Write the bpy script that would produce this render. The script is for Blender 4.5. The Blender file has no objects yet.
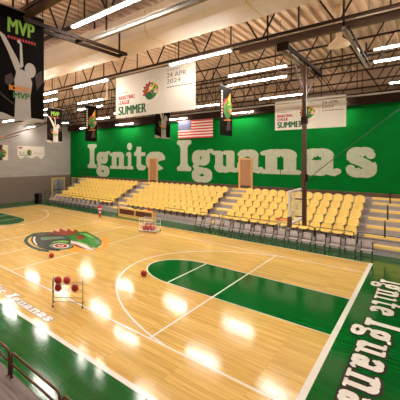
import bpy, math, random
from mathutils import Vector, Matrix
random.seed(7)
C = bpy.context.scene.collection
PI = math.pi

# ------------------------------------------------------------------ materials
def mat(name, col, rough=.6, metal=0., spec=.5, emit=None, es=0., trans=0., alpha=1.):
    m = bpy.data.materials.new(name); m.use_nodes = True
    b = m.node_tree.nodes['Principled BSDF']
    b.inputs['Base Color'].default_value = (*col, 1)
    b.inputs['Roughness'].default_value = rough
    b.inputs['Metallic'].default_value = metal
    b.inputs['Specular IOR Level'].default_value = spec
    if emit:
        b.inputs['Emission Color'].default_value = (*emit, 1); b.inputs['Emission Strength'].default_value = es
    if trans: b.inputs['Transmission Weight'].default_value = trans
    if alpha < 1: b.inputs['Alpha'].default_value = alpha
    return m
def N(m, t, **kw):
    n = m.node_tree.nodes.new(t)
    for k, v in kw.items(): setattr(n, k, v)
    return n
def lk(m, a, b): m.node_tree.links.new(a, b)
def noisy(name, c1, c2, scale=(1, 1, 1), nscale=5., rough=.6, bump=0., detail=4., spec=.5, metal=0.):
    m = mat(name, c1, rough, metal, spec); b = m.node_tree.nodes['Principled BSDF']
    tc = N(m, 'ShaderNodeTexCoord'); mp = N(m, 'ShaderNodeMapping'); mp.inputs['Scale'].default_value = scale
    no = N(m, 'ShaderNodeTexNoise'); no.inputs['Scale'].default_value = nscale; no.inputs['Detail'].default_value = detail
    r = N(m, 'ShaderNodeValToRGB'); r.color_ramp.elements[0].color = (*c1, 1); r.color_ramp.elements[1].color = (*c2, 1)
    r.color_ramp.elements[0].position = .3; r.color_ramp.elements[1].position = .7
    lk(m, tc.outputs['Object'], mp.inputs[0]); lk(m, mp.outputs[0], no.inputs[0]); lk(m, no.outputs[0], r.inputs[0]); lk(m, r.outputs[0], b.inputs['Base Color'])
    if bump:
        bp = N(m, 'ShaderNodeBump'); bp.inputs['Strength'].default_value = bump; bp.inputs['Distance'].default_value = .01
        lk(m, no.outputs[0], bp.inputs['Height']); lk(m, bp.outputs[0], b.inputs['Normal'])
    return m
def planks(name, c1, c2, mortar, rough, w=1.4, h=.085, coat=0., spec=.5, streak=.5, gap=.0016, bstr=.05):
    """strip floor: staggered boards along X with grain streaks, glossy lacquer"""
    m = mat(name, c1, rough, spec=spec); b = m.node_tree.nodes['Principled BSDF']
    tc = N(m, 'ShaderNodeTexCoord')
    br = N(m, 'ShaderNodeTexBrick'); br.offset = .37; br.offset_frequency = 1
    br.inputs['Color1'].default_value = (*c1, 1); br.inputs['Color2'].default_value = (*c2, 1); br.inputs['Mortar'].default_value = (*mortar, 1)
    br.inputs['Scale'].default_value = 1; br.inputs['Mortar Size'].default_value = gap; br.inputs['Brick Width'].default_value = w; br.inputs['Row Height'].default_value = h
    lk(m, tc.outputs['Object'], br.inputs['Vector'])
    mp = N(m, 'ShaderNodeMapping'); mp.inputs['Scale'].default_value = (.8, 14, 1)
    no = N(m, 'ShaderNodeTexNoise'); no.inputs['Scale'].default_value = 1.6; no.inputs['Detail'].default_value = 5
    lk(m, tc.outputs['Object'], mp.inputs[0]); lk(m, mp.outputs[0], no.inputs[0])
    mx = N(m, 'ShaderNodeMix', data_type='RGBA', blend_type='OVERLAY'); mx.inputs[0].default_value = streak
    lk(m, br.outputs['Color'], mx.inputs[6]); lk(m, no.outputs[0], mx.inputs[7]); lk(m, mx.outputs[2], b.inputs['Base Color'])
    bp = N(m, 'ShaderNodeBump'); bp.inputs['Strength'].default_value = bstr; bp.inputs['Distance'].default_value = .004
    lk(m, no.outputs[0], bp.inputs['Height']); lk(m, bp.outputs[0], b.inputs['Normal'])
    b.inputs['Coat Weight'].default_value = coat; b.inputs['Coat Roughness'].default_value = rough
    return m

M = {}
M['maple'] = planks('maple_lacquered', (.78, .49, .15), (.62, .37, .095), (.42, .23, .05), .12, coat=.12)
M['green_floor'] = planks('green_lacquered_boards', (.002, .115, .014), (.001, .085, .010), (.001, .04, .006), .11, coat=0., streak=.35, spec=.28)
def paint(name, c): return mat(name, c, .2)
M['line'] = paint('white_line_paint', (.80, .74, .66)); M['ink'] = paint('dark_outline_paint', (.025, .012, .01))
M['grey_ink'] = paint('grey_outline_paint', (.22, .15, .12))
M['wall_green'] = noisy('painted_green_block', (.0, .16, .020), (.0, .135, .016), nscale=1.2, rough=.8, spec=.08)
M['letter'] = noisy('weathered_sage_paint', (.50, .52, .38), (.42, .45, .32), nscale=5, rough=.8, spec=.2)
def blocks():
    m = mat('grey_concrete_block', (.4, .36, .32), .85, spec=.2); b = m.node_tree.nodes['Principled BSDF']
    tc = N(m, 'ShaderNodeTexCoord'); sp = N(m, 'ShaderNodeSeparateXYZ'); lk(m, tc.outputs['Object'], sp.inputs[0])
    cb = N(m, 'ShaderNodeCombineXYZ'); lk(m, sp.outputs[1], cb.inputs[0]); lk(m, sp.outputs[2], cb.inputs[1])
    br = N(m, 'ShaderNodeTexBrick'); br.inputs['Scale'].default_value = 1; br.inputs['Brick Width'].default_value = 1.2; br.inputs['Row Height'].default_value = .4
    br.inputs['Mortar Size'].default_value = .012
    br.inputs['Color1'].default_value = (.41, .37, .345, 1); br.inputs['Color2'].default_value = (.37, .335, .31, 1); br.inputs['Mortar'].default_value = (.32, .285, .26, 1)
    lk(m, cb.outputs[0], br.inputs['Vector']); lk(m, br.outputs['Color'], b.inputs['Base Color']); return m
M['block'] = blocks()
M['dado'] = noisy('rough_brown_grey_render', (.215, .165, .135), (.165, .125, .10), nscale=14, rough=.9, spec=.2)
M['concrete'] = noisy('grey_stone_tread', (.46, .39, .37), (.36, .30, .285), nscale=7, rough=.75, spec=.3)
M['walk'] = noisy('grey_brown_boards', (.27, .20, .185), (.17, .125, .115), scale=(.6, 9, 1), nscale=2, rough=.7, spec=.3)
M['skirt'] = noisy('brown_skirting', (.12, .06, .035), (.08, .04, .022), nscale=4, rough=.7)
M['yellow_edge'] = mat('yellow_step_edge', (.95, .66, .20), .6)
M['seat'] = mat('yellow_moulded_plastic', (.86, .59, .14), .5)
M['bracket'] = mat('dark_bracket_metal', (.09, .045, .03), .5, .5)
M['deck'] = noisy('beige_roof_sheet', (.62, .45, .33), (.52, .37, .27), nscale=.5, rough=.7, spec=.25)
M['upper'] = mat('dark_brown_upper_wall', (.05, .026, .016), .8)
M['upper_tan'] = noisy('tan_upper_wall', (.42, .29, .20), (.34, .23, .16), nscale=.8, rough=.8, spec=.1)
M['steel'] = noisy('brown_painted_steel', (.030, .012, .006), (.020, .008, .004), nscale=3, rough=.7, spec=.15)
M['rail'] = noisy('bronze_tube', (.17, .065, .035), (.12, .045, .025), nscale=8, rough=.35, metal=.2)
M['black_tube'] = mat('black_tube', (.018, .010, .008), .5, 0., .3)
M['silver'] = mat('silver_tube', (.32, .28, .24), .4, .5)
M['post'] = noisy('brown_square_tube', (.12, .055, .03), (.085, .038, .02), nscale=5, rough=.4, metal=.3)
M['added_uplight'] = mat('added_uplight_glow', (1, 1, 1), .5, emit=(1, .86, .68), es=50.)  # glow added on top of the lamps to brighten the roof sheet
M['duct'] = noisy('cream_duct_skin', (.80, .62, .45), (.74, .57, .41), nscale=1, rough=.5)
M['housing'] = mat('white_lamp_housing', (.8, .77, .7), .5)
M['lamp'] = mat('lamp_diffuser', (1, 1, 1), .5, emit=(1, .945, .86), es=125.)
M['canvas'] = mat('cream_banner_cloth', (.72, .66, .58), .85, spec=.1)
M['black_cloth'] = mat('black_banner_cloth', (.006, .004, .003), .9, spec=.05)
M['b_green'] = mat('banner_green', (.008, .10, .025), .8); M['b_red'] = mat('banner_red', (.42, .03, .025), .8)
M['b_lime'] = mat('banner_lime', (.22, .42, .03), .8); M['b_orange'] = mat('banner_orange', (.85, .28, .02), .8)
M['b_dark'] = mat('banner_dark_ink', (.08, .06, .05), .8); M['b_white'] = mat('banner_pale_grey', (.46, .39, .33), .8)
M['b_dim'] = mat('banner_dim_brown', (.045, .022, .015), .8)
M['b_leaf'] = mat('banner_leaf_green', (.04, .19, .02), .8); M['b_yellow'] = mat('banner_yellow', (.9, .60, .06), .8)
M['navy'] = mat('flag_navy', (.03, .035, .12), .8); M['flag_red'] = mat('flag_red', (.60, .035, .045), .8); M['flag_white'] = mat('flag_white', (.78, .70, .64), .8)
M['door_frame'] = noisy('honey_wood_frame', (.72, .44, .17), (.62, .36, .13), scale=(6, 6, .6), nscale=2, rough=.5)
M['door_leaf'] = noisy('tan_wood_leaf', (.46, .22, .10), (.37, .17, .07), scale=(6, 6, .5), nscale=2, rough=.5)
M['yellow_frame'] = mat('yellow_painted_frame', (.78, .46, .07), .5)
M['pane'] = mat('grey_door_glass', (.30, .31, .30), .1, spec=.8)
M['ball'] = noisy('red_orange_rubber', (.50, .018, .010), (.40, .012, .008), nscale=30, rough=.5, bump=.15)
M['seam'] = mat('black_ball_seam', (.02, .01, .01), .6)
M['chair_grey'] = noisy('grey_chair_vinyl', (.46, .39, .375), (.38, .32, .31), nscale=20, rough=.5)
M['red'] = mat('red_enamel', (.55, .03, .03), .4); M['white'] = mat('white_enamel', (.8, .75, .7), .4)
M['wheel'] = mat('dark_rubber_wheel', (.06, .03, .02), .6)
M['table_panel'] = noisy('maroon_panel', (.13, .028, .015), (.09, .02, .012), nscale=5, rough=.5)
M['honey'] = noisy('yellow_ash_wood', (.80, .50, .16), (.70, .42, .13), scale=(.7, 8, 8), nscale=2, rough=.45)
M['bin'] = mat('black_plastic', (.012, .008, .008), .45)
M['glass'] = mat('clear_backboard', (.85, .85, .80), .05, alpha=.25)
M['rim'] = mat('orange_rim', (.85, .16, .04), .4)
M['net'] = mat('white_net_cord', (.75, .72, .66), .8)
M['cable'] = mat('black_cable', (.015, .01, .01), .6)
# court emblem paints
M['e_dk'] = paint('emblem_dark_green', (.02, .07, .035)); M['e_black'] = paint('emblem_near_black', (.03, .035, .03))
M['e_green'] = paint('emblem_bright_green', (.03, .22, .02)); M['e_light'] = paint('emblem_light_green', (.20, .40, .07))
M['e_red'] = paint('emblem_red', (.34, .02, .015)); M['e_white'] = paint('emblem_white', (.75, .68, .58)); M['e_orange'] = paint('emblem_orange', (.90, .33, .04))
M['e_grey'] = paint('emblem_grey_green', (.14, .20, .12))

# ------------------------------------------------------------------ mesh builder
class MB:
    def __init__(s): s.v = []; s.f = []
    def add(s, vs, fs):
        o = len(s.v); s.v += [tuple(v) for v in vs]; s.f += [tuple(i + o for i in f) for f in fs]; return s
    def box(s, x0, x1, y0, y1, z0, z1):
        vs = [(x, y, z) for x in (x0, x1) for y in (y0, y1) for z in (z0, z1)]
        return s.add(vs, [(0, 1, 3, 2), (4, 6, 7, 5), (0, 4, 5, 1), (2, 3, 7, 6), (0, 2, 6, 4), (1, 5, 7, 3)])
    def bevbox(s, x0, x1, y0, y1, z0, z1, b=.01):
        # chamfered box: rings along z
        def ring(i, z):
            return [(x0 + i + b, y0 + i, z), (x1 - i - b, y0 + i, z), (x1 - i, y0 + i + b, z), (x1 - i, y1 - i - b, z), (x1 - i - b, y1 - i, z), (x0 + i + b, y1 - i, z), (x0 + i, y1 - i - b, z), (x0 + i, y0 + i + b, z)]
        R = [ring(b * .7, z0), ring(0, z0 + b), ring(0, z1 - b), ring(b * .7, z1)]
        vs = sum(R, []); fs = [tuple(range(7, -1, -1)), tuple(range(24, 32))]
        for k in range(3):
            for i in range(8): fs.append((k * 8 + i, k * 8 + (i + 1) % 8, (k + 1) * 8 + (i + 1) % 8, (k + 1) * 8 + i))
        return s.add(vs, fs)
    def tube(s, pts, r, n=8, cap=True, sq=False, r2=None):
        pts = [Vector(p) for p in pts]; o = len(s.v); prev = None
        if sq: n = 4
        for k, p in enumerate(pts):
            if k == 0: d = pts[1] - p
            elif k == len(pts) - 1: d = p - pts[-2]
            else: d = (pts[k + 1] - p).normalized() + (p - pts[k - 1]).normalized()
            d.normalize()
            up = Vector((0, 0, 1)) if abs(d.z) < .95 else Vector((0, 1, 0))
            if prev is None: a = d.cross(up).normalized()
            else: a = (prev - d * prev.dot(d)).normalized()
            prev = a; b = a.cross(d)
            rr = r if r2 is None else r + (r2 - r) * k / (len(pts) - 1)
            for i in range(n):
                t = 2 * PI * i / n + (PI / 4 if sq else 0); q = rr * (1.414 if sq else 1)
                s.v.append(tuple(p + (a * math.cos(t) + b * math.sin(t)) * q))
        for k in range(len(pts) - 1):
            for i in range(n):
                s.f.append((o + k * n + i, o + k * n + (i + 1) % n, o + (k + 1) * n + (i + 1) % n, o + (k + 1) * n + i))
        if cap:
            s.f.append(tuple(o + i for i in range(n - 1, -1, -1))); s.f.append(tuple(o + (len(pts) - 1) * n + i for i in range(n)))
        return s
    def sphere(s, c, r, nu=20, nv=12):
        vs = [(c[0], c[1], c[2] + r)]
        for j in range(1, nv):
            t = PI * j / nv
            for i in range(nu):
                a = 2 * PI * i / nu; vs.append((c[0] + r * math.sin(t) * math.cos(a), c[1] + r * math.sin(t) * math.sin(a), c[2] + r * math.cos(t)))
        vs.append((c[0], c[1], c[2] - r)); fs = []
        for i in range(nu):
            fs.append((0, 1 + i, 1 + (i + 1) % nu)); b = 1 + (nv - 2) * nu; fs.append((b + i, len(vs) - 1, b + (i + 1) % nu))
        for j in range(nv - 2):
            for i in range(nu):
                a = 1 + j * nu; fs.append((a + i, a + nu + i, a + nu + (i + 1) % nu, a + (i + 1) % nu))
        return s.add(vs, fs)
    def torus(s, c, R, r, axis=(0, 0, 1), n=28, m=8, a0=0, a1=2 * PI):
        ax = Vector(axis).normalized(); u = ax.orthogonal().normalized(); w = ax.cross(u)
        pts = [Vector(c) + (u * math.cos(a0 + (a1 - a0) * i / n) + w * math.sin(a0 + (a1 - a0) * i / n)) * R for i in range(n + 1)]
        return s.tube(pts, r, m, cap=False)
    def prism(s, poly, y0, y1, plane='xz'):
        n = len(poly)
        if plane == 'xz': A = [(p[0], y0, p[1]) for p in poly]; B = [(p[0], y1, p[1]) for p in poly]
        elif plane == 'xy': A = [(p[0], p[1], y0) for p in poly]; B = [(p[0], p[1], y1) for p in poly]
        else: A = [(y0, p[0], p[1]) for p in poly]; B = [(y1, p[0], p[1]) for p in poly]
        return s.add(A + B, [tuple(range(n)), tuple(range(2 * n - 1, n - 1, -1))] + [(i, n + i, n + (i + 1) % n, (i + 1) % n) for i in range(n)])
    def build(s, name, m, parent=None, smooth=False, loc=None, rot=None):
        me = bpy.data.meshes.new(name); me.from_pydata(s.v, [], s.f); me.update()
        import bmesh
        bm = bmesh.new(); bm.from_mesh(me); bmesh.ops.recalc_face_normals(bm, faces=bm.faces); bm.to_mesh(me); bm.free()
        if isinstance(m, str): m = M[m]
        me.materials.append(m)
        if smooth:
            me.shade_smooth()
        o = bpy.data.objects.new(name, me); C.objects.link(o)
        if parent: o.parent = parent
        if loc: o.location = loc
        if rot: o.rotation_euler = rot
        return o
def tag(o, label, cat, group=None):
    o['label'] = label; o['category'] = cat
    if group: o['group'] = group
    return o
def thing(name, label, cat, loc=(0, 0, 0), rz=0, group=None):
    o = bpy.data.objects.new(name, None); C.objects.link(o); o.location = loc; o.rotation_euler = (0, 0, rz); o.empty_display_size = .2
    return tag(o, label, cat, group)
def struct(o): o['kind'] = 'structure'; return o
def dup(root, loc=None, rz=None, label=None, group=None):
    def cp(o, par):
        c = o.copy(); C.objects.link(c)
        if par: c.parent = par
        for ch in list(o.children): cp(ch, c)
        return c
    r = cp(root, None)
    if loc is not None: r.location = loc
    if rz is not None: r.rotation_euler = (0, 0, rz)
    if label: r['label'] = label
    if group: r['group'] = group
    return r

# ------------------------------------------------------------------ lettering: hand drawn slab glyphs
class Glyph:
    """collects flat convex pieces in 2D; g = growth for outlines"""
    def __init__(s, g=0.): s.q = []; s.g = g
    def rect(s, x0, y0, x1, y1):
        g = s.g; s.q.append([(x0 - g, y0 - g), (x1 + g, y0 - g), (x1 + g, y1 + g), (x0 - g, y1 + g)])
    def disc(s, x, y, r, ry=None):
        ry = ry or r; s.q.append([(x + (r + s.g) * math.cos(2 * PI * i / 16), y + (ry + s.g) * math.sin(2 * PI * i / 16)) for i in range(16)])
    def arc(s, cx, cy, rx, ry, w0, w1, a0, a1, n=20):
        """elliptic stroke; w(a) half width varies from w1 (vertical parts) to w0 (horizontal parts)"""
        pin = []; pout = []
        for i in range(n + 1):
            a = math.radians(a0 + (a1 - a0) * i / n); w = w1 * abs(math.cos(a)) + w0 * abs(math.sin(a)) + s.g
            pout.append((cx + (rx + w) * math.cos(a), cy + (ry + w) * math.sin(a))); pin.append((cx + (rx - w) * math.cos(a), cy + (ry - w) * math.sin(a)))
        for i in range(n): s.q.append([pin[i], pout[i], pout[i + 1], pin[i + 1]])
    def stroke(s, pts, w):
        w += s.g
        for (a, b) in zip(pts[:-1], pts[1:]):
            d = Vector((b[0] - a[0], b[1] - a[1])).normalized(); n = Vector((-d.y, d.x)) * w
            s.q.append([(a[0] - n.x, a[1] - n.y), (b[0] - n.x, b[1] - n.y), (b[0] + n.x, b[1] + n.y), (a[0] + n.x, a[1] + n.y)])
        for p in pts: s.q.append([(p[0] + w * math.cos(2 * PI * i / 12), p[1] + w * math.sin(2 * PI * i / 12)) for i in range(12)])
def glyph(ch, g):
    G = Glyph(g)
    if ch == 'I':
        G.rect(.27, .1, .73, 1.55); G.rect(.06, 0, .94, .17); G.rect(.06, 1.47, .94, 1.64)
        for x in (.1, .9): G.disc(x, .1, .1); G.disc(x, 1.54, .1)
        G.rect(.18, .15, .82, .25); G.rect(.18, 1.38, .82, 1.48); G.rect(.23, .22, .77, .34); G.rect(.23, 1.30, .77, 1.42)
    elif ch == 'g':
        G.arc(.42, .66, .25, .24, .10, .15, 0, 360); G.stroke([(.66, .84), (.80, .98), (.92, .99)], .075)
        G.stroke([(.26, .38), (.14, .24), (.24, .10), (.45, .07), (.68, .02)], .09)
        G.arc(.47, -.20, .33, .22, .10, .13, 0, 360)
    elif ch == 'n':
        G.rect(.13, 0, .40, .92); G.rect(.02, 0, .48, .13); G.stroke([(.05, .86), (.28, .93)], .07)
        G.arc(.53, .68, .24, .20, .10, .14, 0, 160); G.rect(.63, .0, .90, .70); G.rect(.56, 0, .99, .13); G.disc(.05, .07, .065); G.disc(.96, .07, .065)
    elif ch == 'i':
        G.rect(.30, 0, .70, .92); G.rect(.08, 0, .92, .13); G.stroke([(.12, .86), (.5, .93)], .07); G.disc(.5, 1.34, .30, .19); G.disc(.1, .07, .065); G.disc(.9, .07, .065)
    elif ch == 't':
        G.rect(.27, .26, .58, 1.28); G.rect(.06, .80, .92, .95); G.arc(.62, .27, .20, .17, .11, .155, 180, 345); G.stroke([(.12, .88), (.26, 1.0), (.34, 1.2)], .08)
    elif ch == 'e':
        G.arc(.5, .48, .33, .36, .11, .165, 22, 318); G.stroke([(.25, .46), (.5, .52), (.84, .62)], .07); G.arc(.5, .48, .33, .36, .11, .14, 8, 30)
    elif ch == 'u':
        G.rect(.13, .3, .40, .92); G.stroke([(.04, .90), (.3, .90)], .07); G.arc(.43, .32, .175, .19, .12, .15, 180, 330)
        G.rect(.60, .1, .87, .92); G.stroke([(.52, .90), (.78, .90)], .07); G.stroke([(.74, .12), (.96, .09)], .08)
    elif ch == 'a':
        G.arc(.42, .69, .27, .19, .10, .14, 5, 165); G.disc(.17, .72, .115); G.rect(.55, .2, .82, .72)
        G.arc(.36, .27, .20, .16, .10, .155, 0, 360); G.stroke([(.66, .24), (.74, .12), (.86, .08), (.95, .15)], .085)
    elif ch == 's':
        G.arc(.49, .70, .27, .19, .11, .14, 30, 200); G.disc(.79, .76, .115); G.stroke([(.26, .62), (.5, .52), (.72, .38)], .14)
        G.arc(.50, .29, .30, .19, .11, .14, -165, 35); G.disc(.17, .25, .125)
    return G.q
def lettering(name, letters, place, m, parent, g=0., thick=None, lay=0.):
    """letters: (char, x0, x1, base, xh); place maps (u, v) -> world point"""
    mb = MB(); k = 0
    for ch, x0, x1, base, xh in letters:
        for poly in glyph(ch, g):
            pts = [(x0 + u * (x1 - x0), base + v * xh) for u, v in poly]
            A = [place(u, v, lay + (k % 31) * .00003) for u, v in pts]; k += 1
            if thick:
                B = [place(u, v, thick + (k % 31) * .0004) for u, v in pts]; n = len(pts)
                mb.add(A + B, [tuple(range(n)), tuple(range(2 * n - 1, n - 1, -1))] + [(i, n + i, n + (i + 1) % n, (i + 1) % n) for i in range(n)])
            else: mb.add(A, [tuple(range(len(A)))])
    me = bpy.data.meshes.new(name); me.from_pydata(mb.v, [], mb.f); me.materials.append(M[m])
    o = bpy.data.objects.new(name, me); C.objects.link(o); o.parent = parent; return o

# ------------------------------------------------------------------ floor and markings
floor = struct(MB().box(-16, 19, -15, 15, -.2, 0).build('floor', 'green_floor'))
HX, HY, LY, KY, FX, R3 = 12.867, 7.60, 5.704, 1.75, 7.75, 5.83
BX = HX - 1.6
def flat(name, poly, z, m):
    mb = MB(); mb.add([(p[0], p[1], z) for p in poly], [tuple(range(len(poly)))])
    me = bpy.data.meshes.new(name); me.from_pydata(mb.v, [], mb.f); me.materials.append(M[m])
    o = bpy.data.objects.new(name, me); C.objects.link(o); o.parent = floor; return o
def arcpts(cx, cy, r, a0, a1, n=48): return [(cx + r * math.cos(math.radians(a0 + (a1 - a0) * i / n)), cy + r * math.sin(math.radians(a0 + (a1 - a0) * i / n))) for i in range(n + 1)]
flat('wooden_court', [(-HX, -HY), (HX, -HY), (HX, HY), (-HX, HY)], .002, 'maple')
for s in (1, -1):
    flat('painted_key', [(s * HX, -KY), (s * HX, KY), (s * FX, KY)] + [(s * x, y) for x, y in arcpts(FX, 0, KY, 90, 270)[1:-1]] + [(s * FX, -KY)], .004, 'green_floor')
LW = .05
def linestrip(pts, w, name='court_line', z=.006, m='line', closed=False):
    mb = MB(); L = []; R = []
    for i, p in enumerate(pts):
        a = pts[max(0, i - 1)]; b = pts[min(len(pts) - 1, i + 1)]
        d = Vector((b[0] - a[0], b[1] - a[1])).normalized(); L.append((p[0] - d.y * w / 2, p[1] + d.x * w / 2, z)); R.append((p[0] + d.y * w / 2, p[1] - d.x * w / 2, z))
    n = len(pts); mb.add(L + R, [(i, i + 1, n + i + 1, n + i) for i in range(n - 1)])
    me = bpy.data.meshes.new(name); me.from_pydata(mb.v, [], mb.f); me.materials.append(M[m])
    o = bpy.data.objects.new(name, me); C.objects.link(o); o.parent = floor; return o
def seg(x0, y0, x1, y1, w=LW, z=.006): return linestrip([(x0, y0), (x1, y1)], w, z=z)
seg(-HX, -HY, HX, -HY, .16); seg(-HX, HY, HX, HY, .06)
seg(HX + .03, -HY - .08, HX + .03, HY + .03, .13, .0062); seg(-HX, -HY, -HX, HY, .1, .0062)
seg(-HX, LY, HX, LY, .06, .0064); seg(-HX, -LY, HX, -LY, .07, .0064)
for x in (9.54, 2.41, 0, -2.41, -9.54): seg(x, -LY, x, LY, .055, .0066)
for s in (1, -1):
    seg(s * HX, KY, s * FX, KY, .05, .0068); seg(s * HX, -KY, s * FX, -KY, .05, .0068); seg(s * FX, -KY, s * FX, KY, .05, .007)
    linestrip([(s * x, y) for x, y in arcpts(FX, 0, KY, 90, 270)], .06, z=.0072)
    a = math.degrees(math.asin(min(1, LY / R3)))
    linestrip([(s * x, y) for x, y in arcpts(BX, 0, R3, 180 - a, 180 + a, 64)], .075, z=.0074)

# court emblem: a long green lizard painted on the boards
EM = {
'outer': [(-1.94, 0.43), (-2.44, -0.14), (-2.58, -0.78), (-2.13, -1.64), (-1.46, -2.31), (-0.73, -2.7), (0.12, -2.92), (0.86, -2.93), (1.38, -2.65), (1.08, -2.49), (0.63, -2.68), (-0.07, -2.66), (-0.78, -2.46), (-1.34, -2.16), (-1.87, -1.61), (-2.15, -0.95), (-2.04, -0.36), (-1.6, 0.14)],
'body': [(-2.08, -1.15), (-1.79, -0.27), (-1.02, 0.42), (0.25, -0.05), (1.15, -1.07), (1.54, -2.16), (1.05, -2.46), (0.42, -2.52), (-0.41, -2.34), (-1.26, -1.92)],
'crescent': [(-1.87, -1.27), (-1.29, -1.79), (-0.65, -2.16), (-0.01, -2.38), (-0.66, -2.02), (-1.2, -1.69), (-1.7, -1.25)],
'stripe': [(-1.42, -1.11), (-0.66, 0.1), (-0.18, -0.04), (-0.52, -0.76), (-0.85, -1.46)],
'stripe2': [(0.32, -1.8), (-0.11, -1.1), (0.01, -0.49), (0.53, -0.37), (0.6, -0.75), (0.37, -1.16), (0.69, -1.8)],
'spikes': [(-1.84, -0.14), (-2.37, 0.23), (-1.81, 0.28), (-2.4, 0.81), (-1.64, 0.67), (-2.54, 1.51), (-1.53, 1.18), (-2.07, 1.82), (-1.26, 1.49), (-1.62, 2.11), (-0.86, 1.74), (-0.73, 2.09), (-0.23, 1.49), (-0.74, 0.37)],
'head': [(-0.93, 0.34), (-0.53, 0.97), (-0.86, 1.74), (-0.67, 2.15), (0.14, 1.91), (1.04, 1.51), (1.77, 1.04), (2.24, 0.38), (2.47, -0.2), (2.25, -0.32), (1.64, -0.02), (1.03, 0.04), (0.49, -0.1), (-0.03, -0.04)],
'headlight': [(-0.59, 1.47), (-0.42, 1.85), (0.25, 1.67), (0.98, 1.27), (0.71, 1.14), (0.2, 1.26)],
'eye': [(-0.01, 0.67), (-0.15, 1.04), (0.19, 1.07), (0.63, 0.71), (0.64, 0.39), (0.33, 0.37)],
'brow': [(-0.22, 0.77), (-0.5, 1.38), (0, 1.38), (0.78, 0.87), (0.51, 0.91), (-0.21, 1.15)],
'snout': [(1.05, 1.19), (1.47, 1.17), (2.01, 0.7), (2.16, 0.28), (1.66, 0.61)],
'teeth': [(0.37, -0.23), (1.03, -0.11), (1.74, -0.19), (2.43, -0.51), (2.71, -0.45), (2.76, -0.79), (2.2, -0.77), (1.39, -0.59), (0.77, -0.56)],
'tongue': [(0.94, -0.52), (1.58, -0.65), (2.26, -0.83), (1.97, -0.9), (1.33, -0.8)],
'orange': [(1.41, -1.47), (1.22, -0.78), (1.72, -0.78), (2.38, -0.96), (2.88, -0.78), (2.79, -0.1), (2.13, 0.83), (1.18, 1.67), (1.34, 2.01), (1.98, 1.58), (2.69, 0.45), (3.04, -0.6), (2.84, -1.25), (2.22, -1.64), (1.81, -1.73)],
}
for i, (k, nm, mm) in enumerate([('orange', 'emblem_orange_glow', 'e_orange'), ('outer', 'emblem_outline', 'e_dk'), ('spikes', 'emblem_crest', 'e_red'), ('body', 'emblem_body', 'e_black'), ('crescent', 'emblem_highlight', 'e_white'),
        ('stripe', 'emblem_stripe', 'e_grey'), ('stripe2', 'emblem_scale', 'e_light'), ('tongue', 'emblem_tongue', 'e_red'), ('teeth', 'emblem_teeth', 'e_white'), ('head', 'emblem_head', 'e_green'), ('headlight', 'emblem_brow', 'e_light'), ('eye', 'emblem_eye', 'e_red'), ('brow', 'emblem_lid', 'e_black'), ('snout', 'emblem_snout', 'e_grey')]):
    flat(nm, EM[k], .0085 + i * .0006, mm)
linestrip(EM['head'] + [EM['head'][0]], .06, 'emblem_head_outline', .0172, 'e_black')
linestrip(EM['body'] + [EM['body'][0]], .07, 'emblem_body_outline', .0173, 'e_black'); linestrip(EM['teeth'] + [EM['teeth'][0]], .045, 'emblem_jaw_outline', .0173, 'e_black'); linestrip(EM['outer'], .03, 'emblem_rim_outline', .0173, 'e_black')
linestrip(EM['spikes'], .07, 'emblem_crest_outline', .0174, 'e_black')
for i, (r, mm) in enumerate([(.74, 'e_black'), (.66, 'e_grey'), (.52, 'e_black'), (.47, 'e_white'), (.38, 'e_red'), (.17, 'e_white'), (.1, 'e_red')]):
    flat('emblem_spiral', [(.9 + x * 1.05, -1.42 + y * .95) for x, y in arcpts(0, 0, r, 0, 354, 40)], .0176 + i * .0005, mm)

# floor words: far end line and near side line
END = [('I', 5.2, 4.75, 0, 1), ('g', 4.68, 3.95, 0, 1), ('n', 3.85, 3.05, 0, 1), ('i', 2.98, 2.5, 0, 1), ('t', 2.42, 1.82, 0, 1), ('e', 1.74, .98, 0, 1),
       ('I', .42, -.22, 0, 1), ('g', -.35, -1.2, 0, 1), ('u', -1.32, -2.2, 0, 1), ('a', -2.32, -3.1, 0, 1), ('n', -3.22, -4.1, 0, 1), ('a', -4.22, -5.0, 0, 1), ('s', -5.12, -5.85, 0, 1)]
EL = [(c, -a, -b, 0, .66 if c == 'I' else .585) for c, a, b, _, _ in END]
pe = lambda u, v, l: (13.38 + (v if v > 0 else v * .72), -u, .008 + l)
lettering('end_line_lettering_outline', EL, pe, 'ink', floor, g=.085)
lettering('end_line_lettering', EL, pe, 'line', floor, g=-.012, lay=.002)
SX = [('I', .0, .42), ('g', .44, .8), ('n', .83, 1.2), ('i', 1.22, 1.42), ('t', 1.44, 1.68), ('e', 1.7, 2.02), ('I', 2.25, 2.62), ('g', 2.64, 2.98), ('u', 3.0, 3.36), ('a', 3.38, 3.7), ('n', 3.72, 4.1), ('a', 4.12, 4.44), ('s', 4.46, 4.76)]
SL = [(c, a + 2.22, b + 2.22, 0, .27) for c, a, b in SX]
ps = lambda u, v, l: (u + v * .12, -7.27 + v, .008 + l)
lettering('side_line_lettering_outline', SL, ps, 'grey_ink', floor, g=.1)
lettering('side_line_lettering', SL, ps, 'line', floor, g=.02, lay=.002)

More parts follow.
